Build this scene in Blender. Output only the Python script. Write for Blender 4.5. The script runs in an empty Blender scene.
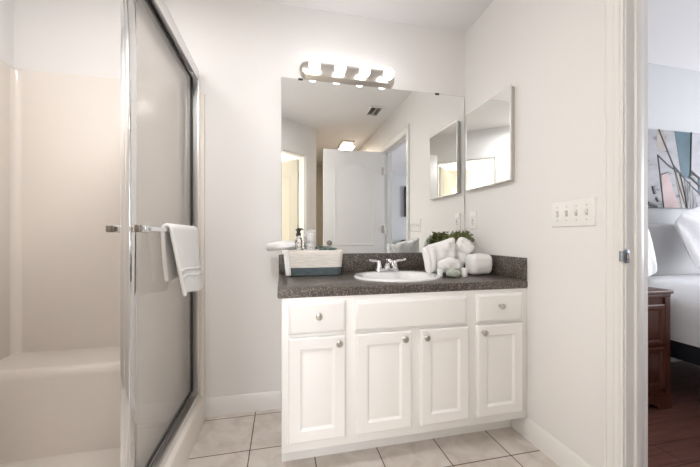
import bpy, bmesh, math, random
from mathutils import Vector, Matrix
C = bpy.context.scene.collection
PI = math.pi
random.seed(7)

# ------------------------------------------------------------------ camera
cam_d = bpy.data.cameras.new('camera')
cam_d.sensor_width = 36.0
cam_d.lens = 308.27 / 700 * 36.0
cam_d.shift_y = 0.0035
cam_d.clip_start = 0.01
cam = bpy.data.objects.new('camera', cam_d)
C.objects.link(cam)
cam.location = (0, 0, 1.0375)
cam.rotation_euler = (PI / 2, 0, -0.217)
bpy.context.scene.camera = cam

# ------------------------------------------------------------------ world, light, exposure
w = bpy.data.worlds.new('daylight')
bpy.context.scene.world = w
w.use_nodes = True
w.node_tree.nodes['Background'].inputs[0].default_value = (0.75, 0.86, 1.0, 1)
w.node_tree.nodes['Background'].inputs[1].default_value = 1.0
vs = bpy.context.scene.view_settings
vs.view_transform = 'Standard'
vs.look = 'None'
vs.gamma = 1.0
vs.use_curve_mapping = False
vs.exposure = 1.0
BULB = 3.3          # vanity bulbs
def area(name, loc, rot, sx, sy, power, col):
    d = bpy.data.lights.new(name, 'AREA')
    d.shape = 'RECTANGLE'; d.size = sx; d.size_y = sy; d.energy = power; d.color = col
    o = bpy.data.objects.new(name, d); C.objects.link(o)
    o.location = loc; o.rotation_euler = rot
    return o
# frontal fill added behind the camera; bedroom daylight from an added, unseen window
area('rear_fill_light', (-0.55, -2.12, 1.1), (PI / 2, 0, 0), 1.3, 1.9, 54.0, (1.0, 0.995, 0.99))
area('bathroom_fill', (-0.33, 0.83, 2.375), (0, 0, 0), 0.16, 0.25, 6.5, (1.0, 0.99, 0.985))  # fill light added out of view to brighten the bathroom
area('shower_fill', (-0.93, 1.0, 2.42), (0, 0, 0), 0.18, 0.18, 2.2, (1.0, 0.97, 0.945))  # added unseen light that lifts the shower interior
area('added_bedroom_daylight', (5.3, 0.0, 1.45), (PI / 2, 0, PI / 2), 2.0, 1.5, 48.0, (0.95, 0.97, 1.0))
area('passage_lamp', (0.95, -0.78, 2.36), (0, 0, 0), 0.2, 0.3, 3.0, (1.0, 0.84, 0.66))
area('rear_room_fill', (-0.55, -0.95, 2.36), (0, 0, 0), 0.3, 0.3, 0.4, (1.0, 0.93, 0.82))  # added weak fill for the room behind the camera

# ------------------------------------------------------------------ materials
def mat(name, col, rough=0.5, metal=0.0, spec=0.5, bump=None, coat=0.0, emit=None, sheen=0.0):
    m = bpy.data.materials.new(name); m.use_nodes = True
    nt = m.node_tree; b = nt.nodes['Principled BSDF']
    b.inputs['Base Color'].default_value = (*col, 1)
    b.inputs['Roughness'].default_value = rough
    b.inputs['Metallic'].default_value = metal
    b.inputs['Specular IOR Level'].default_value = spec
    b.inputs['Coat Weight'].default_value = coat
    b.inputs['Sheen Weight'].default_value = sheen
    if emit:
        b.inputs['Emission Color'].default_value = (*emit[0], 1)
        b.inputs['Emission Strength'].default_value = emit[1]
    if bump:
        scale, strength, dist = bump
        tc = nt.nodes.new('ShaderNodeTexCoord'); n = nt.nodes.new('ShaderNodeTexNoise')
        n.inputs['Scale'].default_value = scale; n.inputs['Detail'].default_value = 3
        bp = nt.nodes.new('ShaderNodeBump')
        bp.inputs['Strength'].default_value = strength; bp.inputs['Distance'].default_value = dist
        nt.links.new(tc.outputs['Object'], n.inputs['Vector'])
        nt.links.new(n.outputs['Fac'], bp.inputs['Height'])
        nt.links.new(bp.outputs['Normal'], b.inputs['Normal'])
    return m
def ramp_mat(name, stops, scale, rough, kind='noise', detail=4, stretch=(1, 1, 1), bump=0.0, spec=0.5, second=None):
    m = mat(name, (1, 1, 1), rough, spec=spec); nt = m.node_tree; b = nt.nodes['Principled BSDF']
    tc = nt.nodes.new('ShaderNodeTexCoord'); mp = nt.nodes.new('ShaderNodeMapping')
    mp.inputs['Scale'].default_value = stretch
    nt.links.new(tc.outputs['Object'], mp.inputs['Vector'])
    if kind == 'voronoi':
        n = nt.nodes.new('ShaderNodeTexVoronoi'); out = n.outputs['Color']
    else:
        n = nt.nodes.new('ShaderNodeTexNoise'); n.inputs['Detail'].default_value = detail; out = n.outputs['Fac']
    n.inputs['Scale'].default_value = scale
    nt.links.new(mp.outputs['Vector'], n.inputs['Vector'])
    r = nt.nodes.new('ShaderNodeValToRGB')
    e = r.color_ramp.elements
    while len(e) < len(stops): e.new(0.5)
    for el, (pos, c) in zip(e, stops): el.position = pos; el.color = (*c, 1)
    nt.links.new(out, r.inputs['Fac'])
    nt.links.new(r.outputs['Color'], b.inputs['Base Color'])
    if bump:
        bp = nt.nodes.new('ShaderNodeBump'); bp.inputs['Strength'].default_value = bump; bp.inputs['Distance'].default_value = 0.002
        nt.links.new(out, bp.inputs['Height']); nt.links.new(bp.outputs['Normal'], b.inputs['Normal'])
    return m

M = {}
M['wall'] = mat('warm_white_wall_paint', (0.855, 0.84, 0.832), 0.55, spec=0.3, bump=(160, 0.25, 0.002))
M['ceiling'] = mat('ceiling_paint', (0.88, 0.87, 0.875), 0.7, spec=0.2, bump=(60, 0.4, 0.004))
M['cream'] = mat('cream_wall_paint', (0.66, 0.62, 0.53), 0.6, spec=0.3, bump=(160, 0.2, 0.002))
M['passage'] = mat('beige_passage_paint', (0.70, 0.62, 0.53), 0.6, spec=0.3)
M['bedwall'] = mat('pale_grey_bedroom_paint', (0.57, 0.58, 0.59), 0.6, spec=0.3)
M['trim'] = mat('white_semigloss_trim', (0.86, 0.845, 0.83), 0.32)
M['cab'] = mat('white_cabinet_paint', (0.90, 0.885, 0.87), 0.33)
M['fiber'] = mat('offwhite_fibreglass', (0.85, 0.795, 0.74), 0.22, coat=0.3)
M['chrome'] = mat('polished_chrome', (0.82, 0.82, 0.83), 0.08, 1.0)
M['alu'] = mat('bright_anodised_aluminium', (0.84, 0.835, 0.83), 0.34, 1.0)
M['nickel'] = mat('brushed_nickel', (0.60, 0.57, 0.53), 0.3, 1.0)
M['mirror'] = mat('silvered_mirror', (0.93, 0.945, 0.935), 0.0, 1.0)
M['edge'] = mat('grey_glass_edge', (0.30, 0.31, 0.30), 0.25)
M['bronze'] = mat('aged_nickel', (0.30, 0.27, 0.24), 0.25, 1.0)
M['black'] = mat('plain_black', (0.012, 0.012, 0.013), 0.5)
M['dark'] = mat('dark_metal', (0.05, 0.045, 0.04), 0.4, 0.6)
M['brass'] = mat('antique_brass', (0.45, 0.33, 0.16), 0.35, 1.0)
M['porcelain'] = mat('white_porcelain', (0.90, 0.90, 0.89), 0.08, coat=0.5)
M['plate'] = mat('white_plastic', (0.88, 0.87, 0.85), 0.3)
M['towel'] = mat('white_terry', (0.90, 0.895, 0.89), 0.95, spec=0.1, bump=(900, 0.5, 0.002), sheen=0.3)
M['rope'] = ramp_mat('cream_woven_rope', [(0.3, (0.70, 0.65, 0.59)), (0.7, (0.86, 0.82, 0.77))], 90, 0.9, stretch=(0.25, 0.25, 2.2), bump=0.6)
M['teal'] = ramp_mat('teal_grey_woven_rope', [(0.3, (0.065, 0.088, 0.097)), (0.7, (0.125, 0.158, 0.168))], 90, 0.9, stretch=(0.25, 0.25, 2.2), bump=0.6)
M['leaf'] = ramp_mat('green_leaves', [(0.3, (0.10, 0.13, 0.04)), (0.7, (0.32, 0.33, 0.14))], 30, 0.5)
M['pot'] = mat('white_ceramic', (0.8, 0.8, 0.78), 0.3)
M['sage'] = ramp_mat('sage_green_wrapper', [(0.3, (0.36, 0.42, 0.36)), (0.7, (0.55, 0.60, 0.52))], 40, 0.4)
M['darkgreen'] = ramp_mat('dark_green_wrapper', [(0.35, (0.02, 0.03, 0.03)), (0.7, (0.15, 0.24, 0.20))], 60, 0.35)
M['marble'] = ramp_mat('white_marbled_ceramic', [(0.40, (0.16, 0.14, 0.13)), (0.50, (0.80, 0.77, 0.74)), (1, (0.86, 0.84, 0.82))], 55, 0.25)
M['pinkwhite'] = mat('pale_pink_wrapper', (0.83, 0.76, 0.74), 0.4)
M['cherry'] = ramp_mat('dark_cherry_wood', [(0.3, (0.050, 0.012, 0.007)), (0.7, (0.125, 0.032, 0.015))], 9, 0.42, stretch=(6, 6, 0.6))
M['linen'] = mat('white_bed_linen', (0.92, 0.925, 0.94), 0.9, spec=0.1, bump=(7, 0.5, 0.03))
M['greyfab'] = mat('grey_upholstery', (0.60, 0.595, 0.60), 0.95, spec=0.1, bump=(500, 0.4, 0.001))
M['blackfab'] = mat('black_bed_base', (0.012, 0.013, 0.018), 0.8)
M['screen'] = mat('dark_screen', (0.015, 0.025, 0.045), 0.1)
M['bulb'] = mat('lit_bulb_glass', (1, 1, 1), 0.3, emit=((1.0, 0.99, 1.0), BULB))
M['lamp'] = mat('lit_lamp_diffuser', (1, 1, 1), 0.4, emit=((1.0, 0.88, 0.72), 1.4))
M['clear'] = mat('clear_plastic', (0.9, 0.9, 0.9), 0.1)
M['clear'].node_tree.nodes['Principled BSDF'].inputs['Alpha'].default_value = 0.22

# dark speckled laminate
def laminate():
    m = mat('dark_speckled_laminate', (0.1, 0.09, 0.08), 0.33, spec=0.7); nt = m.node_tree; b = nt.nodes['Principled BSDF']
    tc = nt.nodes.new('ShaderNodeTexCoord')
    v = nt.nodes.new('ShaderNodeTexVoronoi'); v.inputs['Scale'].default_value = 250
    r = nt.nodes.new('ShaderNodeValToRGB'); r.color_ramp.interpolation = 'CONSTANT'
    e = r.color_ramp.elements
    cols = [(0.0, (0.034, 0.026, 0.022)), (0.28, (0.085, 0.068, 0.058)), (0.55, (0.135, 0.112, 0.097)), (0.74, (0.055, 0.044, 0.038)), (0.88, (0.27, 0.23, 0.20))]
    while len(e) < len(cols): e.new(0.5)
    for el, (p, c) in zip(e, cols): el.position = p; el.color = (*c, 1)
    sep = nt.nodes.new('ShaderNodeSeparateColor')
    nt.links.new(tc.outputs['Object'], v.inputs['Vector'])
    nt.links.new(v.outputs['Color'], sep.inputs['Color'])
    nt.links.new(sep.outputs['Red'], r.inputs['Fac'])
    nt.links.new(r.outputs['Color'], b.inputs['Base Color'])
    return m
M['laminate'] = laminate()

def tiles():
    m = mat('beige_floor_tile', (0.6, 0.55, 0.5), 0.3); nt = m.node_tree; b = nt.nodes['Principled BSDF']
    tc = nt.nodes.new('ShaderNodeTexCoord'); mp = nt.nodes.new('ShaderNodeMapping')
    mp.inputs['Location'].default_value = (0.152, -1.259, 0)
    br = nt.nodes.new('ShaderNodeTexBrick')
    br.offset = 0.0; br.squash = 1.0
    br.inputs['Scale'].default_value = 1.0
    br.inputs['Brick Width'].default_value = 0.3023; br.inputs['Row Height'].default_value = 0.3023
    br.inputs['Mortar Size'].default_value = 0.0028; br.inputs['Mortar Smooth'].default_value = 0.1
    br.inputs['Color1'].default_value = (0.73, 0.67, 0.62, 1); br.inputs['Color2'].default_value = (0.77, 0.71, 0.66, 1)
    br.inputs['Mortar'].default_value = (0.13, 0.09, 0.065, 1)
    n = nt.nodes.new('ShaderNodeTexNoise'); n.inputs['Scale'].default_value = 9; n.inputs['Detail'].default_value = 7; n.inputs['Distortion'].default_value = 1.2
    r = nt.nodes.new('ShaderNodeValToRGB'); r.color_ramp.elements[0].position = 0.3; r.color_ramp.elements[0].color = (0.80, 0.77, 0.74, 1); r.color_ramp.elements[1].position = 0.65; r.color_ramp.elements[1].color = (1, 1, 1, 1)
    mx = nt.nodes.new('ShaderNodeMix'); mx.data_type = 'RGBA'; mx.blend_type = 'MULTIPLY'; mx.inputs['Factor'].default_value = 1.0
    L = nt.links.new
    L(tc.outputs['Object'], mp.inputs['Vector']); L(mp.outputs['Vector'], br.inputs['Vector']); L(tc.outputs['Object'], n.inputs['Vector'])
    L(n.outputs['Fac'], r.inputs['Fac']); L(br.outputs['Color'], mx.inputs['A']); L(r.outputs['Color'], mx.inputs['B'])
    L(mx.outputs['Result'], b.inputs['Base Color'])
    bp = nt.nodes.new('ShaderNodeBump'); bp.invert = True; bp.inputs['Strength'].default_value = 0.4; bp.inputs['Distance'].default_value = 0.002
    L(br.outputs['Fac'], bp.inputs['Height']); L(bp.outputs['Normal'], b.inputs['Normal'])
    return m
M['tile'] = tiles()

def planks():
    m = mat('dark_red_wood_planks', (0.1, 0.04, 0.03), 0.28); nt = m.node_tree; b = nt.nodes['Principled BSDF']
    tc = nt.nodes.new('ShaderNodeTexCoord'); br = nt.nodes.new('ShaderNodeTexBrick')
    br.inputs['Scale'].default_value = 1.0; br.inputs['Brick Width'].default_value = 1.2; br.inputs['Row Height'].default_value = 0.13
    br.inputs['Mortar Size'].default_value = 0.002
    br.inputs['Color1'].default_value = (0.21, 0.095, 0.075, 1); br.inputs['Color2'].default_value = (0.29, 0.135, 0.105, 1); br.inputs['Mortar'].default_value = (0.03, 0.012, 0.01, 1)
    mp = nt.nodes.new('ShaderNodeMapping'); mp.inputs['Scale'].default_value = (2, 26, 1)
    n = nt.nodes.new('ShaderNodeTexNoise'); n.inputs['Scale'].default_value = 2.5; n.inputs['Detail'].default_value = 6
    r = nt.nodes.new('ShaderNodeValToRGB'); r.color_ramp.elements[0].position = 0.3; r.color_ramp.elements[0].color = (0.55, 0.5, 0.5, 1); r.color_ramp.elements[1].position = 0.7
    mx = nt.nodes.new('ShaderNodeMix'); mx.data_type = 'RGBA'; mx.blend_type = 'MULTIPLY'; mx.inputs['Factor'].default_value = 1.0
    L = nt.links.new
    L(tc.outputs['Object'], br.inputs['Vector']); L(tc.outputs['Object'], mp.inputs['Vector']); L(mp.outputs['Vector'], n.inputs['Vector'])
    L(n.outputs['Fac'], r.inputs['Fac']); L(br.outputs['Color'], mx.inputs['A']); L(r.outputs['Color'], mx.inputs['B']); L(mx.outputs['Result'], b.inputs['Base Color'])
    return m
M['planks'] = planks()

def obscure_glass():
    m = bpy.data.materials.new('obscure_shower_glass'); m.use_nodes = True
    nt = m.node_tree; nt.nodes.clear(); L = nt.links.new
    out = nt.nodes.new('ShaderNodeOutputMaterial')
    tr = nt.nodes.new('ShaderNodeBsdfTransparent'); tr.inputs['Color'].default_value = (0.965, 0.955, 0.945, 1)
    tl = nt.nodes.new('ShaderNodeBsdfTranslucent'); tl.inputs['Color'].default_value = (0.93, 0.92, 0.905, 1)
    df = nt.nodes.new('ShaderNodeBsdfDiffuse'); df.inputs['Color'].default_value = (0.84, 0.825, 0.805, 1)
    a = nt.nodes.new('ShaderNodeMixShader'); a.inputs[0].default_value = 0.5
    L(tl.outputs[0], a.inputs[1]); L(df.outputs[0], a.inputs[2])
    b = nt.nodes.new('ShaderNodeMixShader'); b.inputs[0].default_value = 0.30
    L(tr.outputs[0], b.inputs[1]); L(a.outputs[0], b.inputs[2])
    gl = nt.nodes.new('ShaderNodeBsdfGlossy'); gl.inputs['Roughness'].default_value = 0.06
    fr = nt.nodes.new('ShaderNodeFresnel'); fr.inputs['IOR'].default_value = 1.45
    c = nt.nodes.new('ShaderNodeMixShader')
    gm = nt.nodes.new('ShaderNodeNewGeometry'); iv = nt.nodes.new('ShaderNodeMath'); iv.operation = 'SUBTRACT'; iv.inputs[0].default_value = 1.0; L(gm.outputs['Backfacing'], iv.inputs[1])
    mu = nt.nodes.new('ShaderNodeMath'); mu.operation = 'MULTIPLY'; L(fr.outputs[0], mu.inputs[0]); L(iv.outputs[0], mu.inputs[1]); L(mu.outputs[0], c.inputs[0]); L(b.outputs[0], c.inputs[1]); L(gl.outputs[0], c.inputs[2])
    L(c.outputs[0], out.inputs['Surface'])
    return m
M['glass'] = obscure_glass()

# ------------------------------------------------------------------ mesh helpers
class MB:
    def __init__(s): s.bm = bmesh.new()
    def box(s, x0, x1, y0, y1, z0, z1, bev=0.0, seg=2):
        r = bmesh.ops.create_cube(s.bm, size=1.0)
        for v in r['verts']:
            v.co = Vector(((x0 + x1) / 2 + v.co.x * (x1 - x0), (y0 + y1) / 2 + v.co.y * (y1 - y0), (z0 + z1) / 2 + v.co.z * (z1 - z0)))
        if bev:
            es = list({e for v in r['verts'] for e in v.link_edges})
            bmesh.ops.bevel(s.bm, geom=es, offset=bev, segments=seg, profile=0.5, affect='EDGES')
        return s
    def rings(s, rings, close=True, cap0=True, cap1=True):
        vs = [[s.bm.verts.new(p) for p in r] for r in rings]
        n = len(vs[0])
        for a, b in zip(vs, vs[1:]):
            for i in range(n if close else n - 1):
                j = (i + 1) % n
                try: s.bm.faces.new((a[i], a[j], b[j], b[i]))
                except ValueError: pass
        if cap0: s.bm.faces.new(list(reversed(vs[0])))
        if cap1: s.bm.faces.new(vs[-1])
        return s
    def lathe(s, prof, c, axis='z', n=28, cap=True):
        """prof: list of (radius, height along axis) from c."""
        rr = []
        for r, h in prof:
            ring = []
            for i in range(n):
                a = 2 * PI * i / n
                u, v = max(r, 1e-4) * math.cos(a), max(r, 1e-4) * math.sin(a)
                if axis == 'z': p = (c[0] + u, c[1] + v, c[2] + h)
                elif axis == 'x': p = (c[0] + h, c[1] + u, c[2] + v)
                else: p = (c[0] + v, c[1] + h, c[2] + u)
                ring.append(p)
            rr.append(ring)
        return s.rings(rr, True, cap, cap)
    def tube(s, pts, r, n=12):
        pts = [Vector(p) for p in pts]; rs = r if isinstance(r, (list, tuple)) else [r] * len(pts)
        rr = []; up = None
        for i, p in enumerate(pts):
            t = (pts[min(i + 1, len(pts) - 1)] - pts[max(i - 1, 0)]).normalized()
            if up is None: up = Vector((0, 0, 1)) if abs(t.z) < 0.9 else Vector((1, 0, 0))
            a = t.cross(up).normalized(); b = a.cross(t).normalized(); up = b
            rr.append([p + rs[i] * (math.cos(2 * PI * k / n) * a + math.sin(2 * PI * k / n) * b) for k in range(n)])
        return s.rings(rr)
    def prism(s, poly, axis, a, b):
        """extrude a 2-D polygon along axis from a to b ('y': poly is (x,z); 'x': (y,z); 'z': (x,y))."""
        def P(p, t): return {'y': (p[0], t, p[1]), 'x': (t, p[0], p[1]), 'z': (p[0], p[1], t)}[axis]
        return s.rings([[P(p, a) for p in poly], [P(p, b) for p in poly]])
    def grid(s, fn, nu, nv):
        vs = [[s.bm.verts.new(fn(i / nu, j / nv)) for j in range(nv + 1)] for i in range(nu + 1)]
        for i in range(nu):
            for j in range(nv):
                s.bm.faces.new((vs[i][j], vs[i + 1][j], vs[i + 1][j + 1], vs[i][j + 1]))
        return s
    def move(s, mtx):
        bmesh.ops.transform(s.bm, matrix=mtx, verts=s.bm.verts); return s
    def build(s, name, m, parent=None, smooth=35, subd=0, solid=0.0):
        bmesh.ops.recalc_face_normals(s.bm, faces=s.bm.faces)
        if parent is not None:
            base = Vector((0, 0, 0)); p = parent
            while p: base += p.location; p = p.parent
            bmesh.ops.translate(s.bm, verts=s.bm.verts, vec=-base)
        me = bpy.data.meshes.new(name); s.bm.to_mesh(me); s.bm.free()
        for p in me.polygons: p.use_smooth = True
        me.set_sharp_from_angle(angle=math.radians(smooth))
        for mm in (m if isinstance(m, (list, tuple)) else [m]): me.materials.append(M[mm])
        o = bpy.data.objects.new(name, me); C.objects.link(o)
        if parent is not None: o.parent = parent
        if solid:
            md = o.modifiers.new('thickness', 'SOLIDIFY'); md.thickness = solid; md.offset = 0
        if subd:
            md = o.modifiers.new('smooth', 'SUBSURF'); md.levels = subd; md.render_levels = subd
        return o

def tag(o, label, cat, group=None):
    o['label'] = label; o['category'] = cat
    if group: o['group'] = group
    return o
def thing(name, label, cat, loc, group=None):
    o = bpy.data.objects.new(name, None); C.objects.link(o); o.location = loc; o.empty_display_size = 0.05
    return tag(o, label, cat, group)
def struct(o, label=None):
    o['kind'] = 'structure'
    if label: o['label'] = label
    return o
def sempty(name, loc, label):
    o = bpy.data.objects.new(name, None); C.objects.link(o); o.location = loc; o.empty_display_size = 0.05
    return struct(o, label)

def wall_box_poly(mb, p0, p1, nrm, th, z0, z1):
    """a slab from p0 to p1 (plan), thickened by th along nrm."""
    q = [p0, p1, (p1[0] + nrm[0] * th, p1[1] + nrm[1] * th), (p0[0] + nrm[0] * th, p0[1] + nrm[1] * th)]
    mb.prism(q, 'z', z0, z1)

R, D, ZC = 1.2305, 1.91, 2.44
R2 = 1.330                      # bedroom face of the right wall
DY0, DY1, DZ = 0.170, 0.884, 2.07   # bedroom doorway

# ------------------------------------------------------------------ room shell
struct(MB().box(-1.45, 1.29, -2.25, D + 0.11, -0.06, 0.0).build('floor', 'tile'), 'beige square tiled bathroom floor with dark grout')
struct(MB().box(1.29, 5.5, -2.7, D + 0.12, -0.06, 0.0).build('floor_bedroom', 'planks'), 'dark red wood plank floor of the bedroom')
struct(MB().box(-1.45, R2, -2.25, D + 0.11, ZC, ZC + 0.06).build('ceiling', 'ceiling'), 'white textured bathroom ceiling')
struct(MB().box(R2, 5.5, -2.7, D + 0.12, ZC, ZC + 0.06).build('ceiling_bedroom', 'ceiling'), 'white bedroom ceiling')
struct(MB().box(-1.45, R, D, D + 0.11, 0, ZC).build('wall_back', 'wall'), 'warm white wall behind the vanity and mirror')
b = MB()
b.box(R, R2, DY1 + 0.018, D + 0.11, 0, ZC); b.box(R, R2, -2.25, DY0 - 0.018, 0, ZC); b.box(R, R2, DY0 - 0.018, DY1 + 0.018, DZ + 0.018, ZC)
struct(b.build('wall_right', 'wall'), 'warm white wall with the bedroom doorway')
struct(MB().box(-1.45, -1.34, 0.41, D, 0, ZC).build('wall_left', 'wall'), 'white wall above the shower surround')
struct(MB().box(-1.45, -0.43, 0.30, 0.41, 0, ZC).build('wall_shower_end', 'wall'), 'wall closing the near end of the shower')
# angled wall with the doorway the photograph is taken from
A0, A1 = Vector((-0.43, 0.41)), Vector((0.44, -0.26))
ad = (A1 - A0).normalized(); an = Vector((ad.y, -ad.x))     # an points away from the bathroom
if an.y > 0: an = -an
AL = (A1 - A0).length; T0, T1 = 0.17, 0.905
def ap(t, off=0.0): p = A0 + ad * t + an * off; return (p.x, p.y)
b = MB()
wall_box_poly(b, ap(0), ap(T0), an, 0.1, 0, ZC); wall_box_poly(b, ap(T1), ap(AL), an, 0.1, 0, ZC); wall_box_poly(b, ap(T0), ap(T1), an, 0.1, 2.06, ZC)
struct(b.build('wall_angled', 'wall'), 'angled white wall with an open doorway, seen in the mirror')
b = MB()
for off0, th in ((-0.015, 0.015), (0.1, 0.015)):
    wall_box_poly(b, ap(T0 - 0.062, off0), ap(T0 - 0.002, off0), an, th, 0, 2.058)
    wall_box_poly(b, ap(T1 + 0.002, off0), ap(T1 + 0.062, off0), an, th, 0, 2.058)
    wall_box_poly(b, ap(T0 - 0.062, off0), ap(T1 + 0.062, off0), an, th, 2.058, 2.12)
wall_box_poly(b, ap(T1 - 0.014, 0.001), ap(T1 - 0.001, 0.001), an, 0.098, 0, 2.058)
wall_box_poly(b, ap(T0 + 0.001, 0.001), ap(T0 + 0.014, 0.001), an, 0.098, 0, 2.058)
wall_box_poly(b, ap(T0, 0.001), ap(T1, 0.001), an, 0.098, 2.045, 2.059)
struct(b.build('trim_2', 'trim'), 'white casing round the doorway in the angled wall')
struct(MB().box(0.34, 0.44, -2.25, -0.262, 0, ZC).build('wall_partition', 'passage'), 'beige wall of the passage behind the open door')
struct(MB().box(-1.45, -0.43, 0.19, 0.298, 0, ZC).build('wall_rear_room_end', 'cream'))
struct(MB().box(-1.56, -1.45, -2.36, 0.3, 0, ZC).build('wall_rear_room_left', 'cream'))
b = MB()
b.box(-1.45, -1.25, -2.36, -2.25, 0, ZC); b.box(0.15, R2, -2.36, -2.25, 0, ZC); b.box(-1.25, 0.15, -2.36, -2.25, 0, 0.1); b.box(-1.25, 0.15, -2.36, -2.25, 2.1, ZC)
struct(b.build('wall_rear', 'cream'))
def window(name, axis, c, a0, a1, z0, z1, label):
    m = MB(); t = 0.045
    def bx(u0, u1, v0, v1, d=0.03):
        if axis == 'y': m.box(u0, u1, c - d, c + d, v0, v1)
        else: m.box(c - d, c + d, u0, u1, v0, v1)
    bx(a0, a0 + t, z0, z1); bx(a1 - t, a1, z0, z1); bx(a0 + t, a1 - t, z0, z0 + t); bx(a0 + t, a1 - t, z1 - t, z1)
    mid = (a0 + a1) / 2; bx(mid - 0.015, mid + 0.015, z0 + t, z1 - t, 0.02)
    return struct(m.build(name, 'trim'), label)
window('added_window_1', 'y', -2.30, -1.25, 0.15, 0.1, 2.1, 'added unseen window frame round the fill light behind the camera')  # window added to frame the rear fill light
# bedroom shell
struct(MB().box(R2, 5.5, D + 0.01, D + 0.12, 0, ZC).build('wall_bedroom_back', 'bedwall'), 'pale grey bedroom wall behind the bed')
struct(MB().box(R2, 5.5, -2.7, -2.6, 0, ZC).build('wall_bedroom_front', 'bedwall'), 'grey blue bedroom wall seen through the doorway in the mirror')
b = MB()
b.box(5.4, 5.5, -2.6, -1.1, 0, ZC); b.box(5.4, 5.5, 1.1, D, 0, ZC); b.box(5.4, 5.5, -1.1, 1.1, 0, 0.6); b.box(5.4, 5.5, -1.1, 1.1, 2.3, ZC)
struct(b.build('wall_bedroom_right', 'bedwall'))
window('added_window_2', 'x', 5.45, -1.1, 1.1, 0.6, 2.3, 'wide white bedroom window, added out of view')  # unseen window added to light the bedroom

# baseboards: profile (depth, z)
BP = [(0, 0), (0.012, 0), (0.012, 0.078), (0.0085, 0.088), (0.0075, 0.098), (0.003, 0.104), (0, 0.104)]
struct(MB().prism([(D - d, z) for d, z in BP], 'x', -0.4315, -0.006).build('baseboard_back', 'trim'))
struct(MB().prism([(R - d, z) for d, z in BP], 'y', 0.972, 1.449).build('baseboard_right', 'trim'))
struct(MB().prism([(D + 0.01 - d, z) for d, z in BP], 'x', R2 + 0.005, 5.38).build('baseboard_bedroom', 'trim'))

# ------------------------------------------------------------------ bedroom doorway: jamb, stop, moulded casing, strike plate
tr = sempty('trim_1', (R, DY1, 0), 'white moulded casing and jamb of the bedroom doorway')
b = MB()
b.box(R - 0.001, R2 + 0.001, DY1, DY1 + 0.018, 0, DZ); b.box(R - 0.001, R2 + 0.001, DY0 - 0.018, DY0, 0, DZ); b.box(R - 0.001, R2 + 0.001, DY0 - 0.018, DY1 + 0.018, DZ, DZ + 0.018)
b.build('jamb', 'trim', tr)
b = MB()
b.box(R + 0.034, R + 0.068, DY1 - 0.011, DY1, 0, DZ - 0.011, 0.002); b.box(R + 0.034, R + 0.068, DY0, DY0 + 0.011, 0, DZ - 0.011, 0.002); b.box(R + 0.034, R + 0.068, DY0, DY1, DZ - 0.011, DZ, 0.002)
b.build('door_stop', 'trim', tr)
# casing profile across its width (0 = inner edge): (offset, projection)
CP = [(0, 0), (0, 0.009), (0.006, 0.011), (0.010, 0.008), (0.013, 0.0115), (0.024, 0.012), (0.029, 0.014), (0.033, 0.0115), (0.046, 0.0145), (0.052, 0.016), (0.058, 0.013), (0.062, 0.0175), (0.070, 0.0175), (0.070, 0)]
def casing(face, sgn):
    m = MB()
    a, c, h = DY1 + 0.004, DY0 - 0.004, DZ + 0.004
    rr = []
    for (oy, top) in ((a, 0), (a, 1), (c, 1), (c, 0)):
        s = 1 if oy == a else -1
        rr.append([(face + sgn * pr, oy + s * of, (h + of) if top else 0.0) for of, pr in CP])
    m.rings(rr); return m
casing(R, -1).build('casing', 'trim', tr); casing(R2, 1).build('casing', 'trim', tr)
M['strike'] = mat('blue_grey_worn_nickel', (0.30, 0.33, 0.38), 0.3, 0.9)
sp = MB().box(R - 0.009, R + 0.0125, DY1 - 0.0025, DY1, 0.938, 0.988, 0.001).build('strike_plate', 'strike', tr)
sp['label'] = 'small worn metal strike plate on the jamb'
b = MB(); rr = []
for k in range(7):
    a = k / 6 * PI / 2; x = R - 0.009 - 0.010 * math.sin(a); y = DY1 - 0.0012 + 0.010 * (1 - math.cos(a))
    rr.append([(x, y - 0.001, 0.944), (x, y - 0.001, 0.982), (x - 0.001, y + 0.001, 0.982), (x - 0.001, y + 0.001, 0.944)])
b.rings(rr).build('strike_lip', 'strike', sp)
MB().box(R - 0.003, R + 0.008, DY1 - 0.0032, DY1 - 0.0024, 0.950, 0.976).build('latch_hole', 'dark', sp)
MB().box(R - 0.001, R + 0.004, DY1 - 0.0036, DY1 - 0.0030, 0.955, 0.971).build('latch_recess', 'brass', sp)

# ------------------------------------------------------------------ doors (arched two panel)
def door_mb(wd, ht, th):
    """local: x 0..wd from the hinge, y 0..th, z 0..ht"""
    m = MB(); m.box(0, wd, 0, th, 0.01, ht, 0.002)
    def panel(x0, x1, z0, z1, arch, yf, s):
        def loop(i, y):
            pts = [(x0 + i, y, z0 + i), (x1 - i, y, z0 + i)]
            n = 16
            for k in range(n + 1):
                t = k / n; x = (x1 - i) + (x0 - x1 + 2 * i) * t
                e = abs(2 * t - 1)
                a = arch * (0.5 + 0.5 * math.cos(PI * min(1, e * 1.12))) if arch else 0
                pts.append((x, y, z1 - i + a))
            return pts
        seq = [(0, 0.0), (0.006, 0.006), (0.014, 0.007), (0.024, 0.002), (0.034, 0.0012), (0.060, 0.006)]
        rr = [loop(i, yf + s * h) for i, h in seq]
        m.rings(rr, True, False, True)
    for yf, s in ((0, -1), (th, 1)):
        panel(0.125, wd - 0.125, 0.92, ht - 0.215, 0.07, yf, s)
        panel(0.125, wd - 0.125, 0.24, 0.80, 0.0, yf, s)
    return m
def knob_mb(x, z, th):
    m = MB()
    for s, y in ((-1, 0), (1, th)):
        m.lathe([(0.031, 0), (0.031, s * 0.006), (0.012, s * 0.010), (0.011, s * 0.030), (0.020, s * 0.036), (0.027, s * 0.050), (0.025, s * 0.062), (0.012, s * 0.068), (0.0, s * 0.0685)], (x, y, z), 'y', 24, False)
    return m
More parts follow.
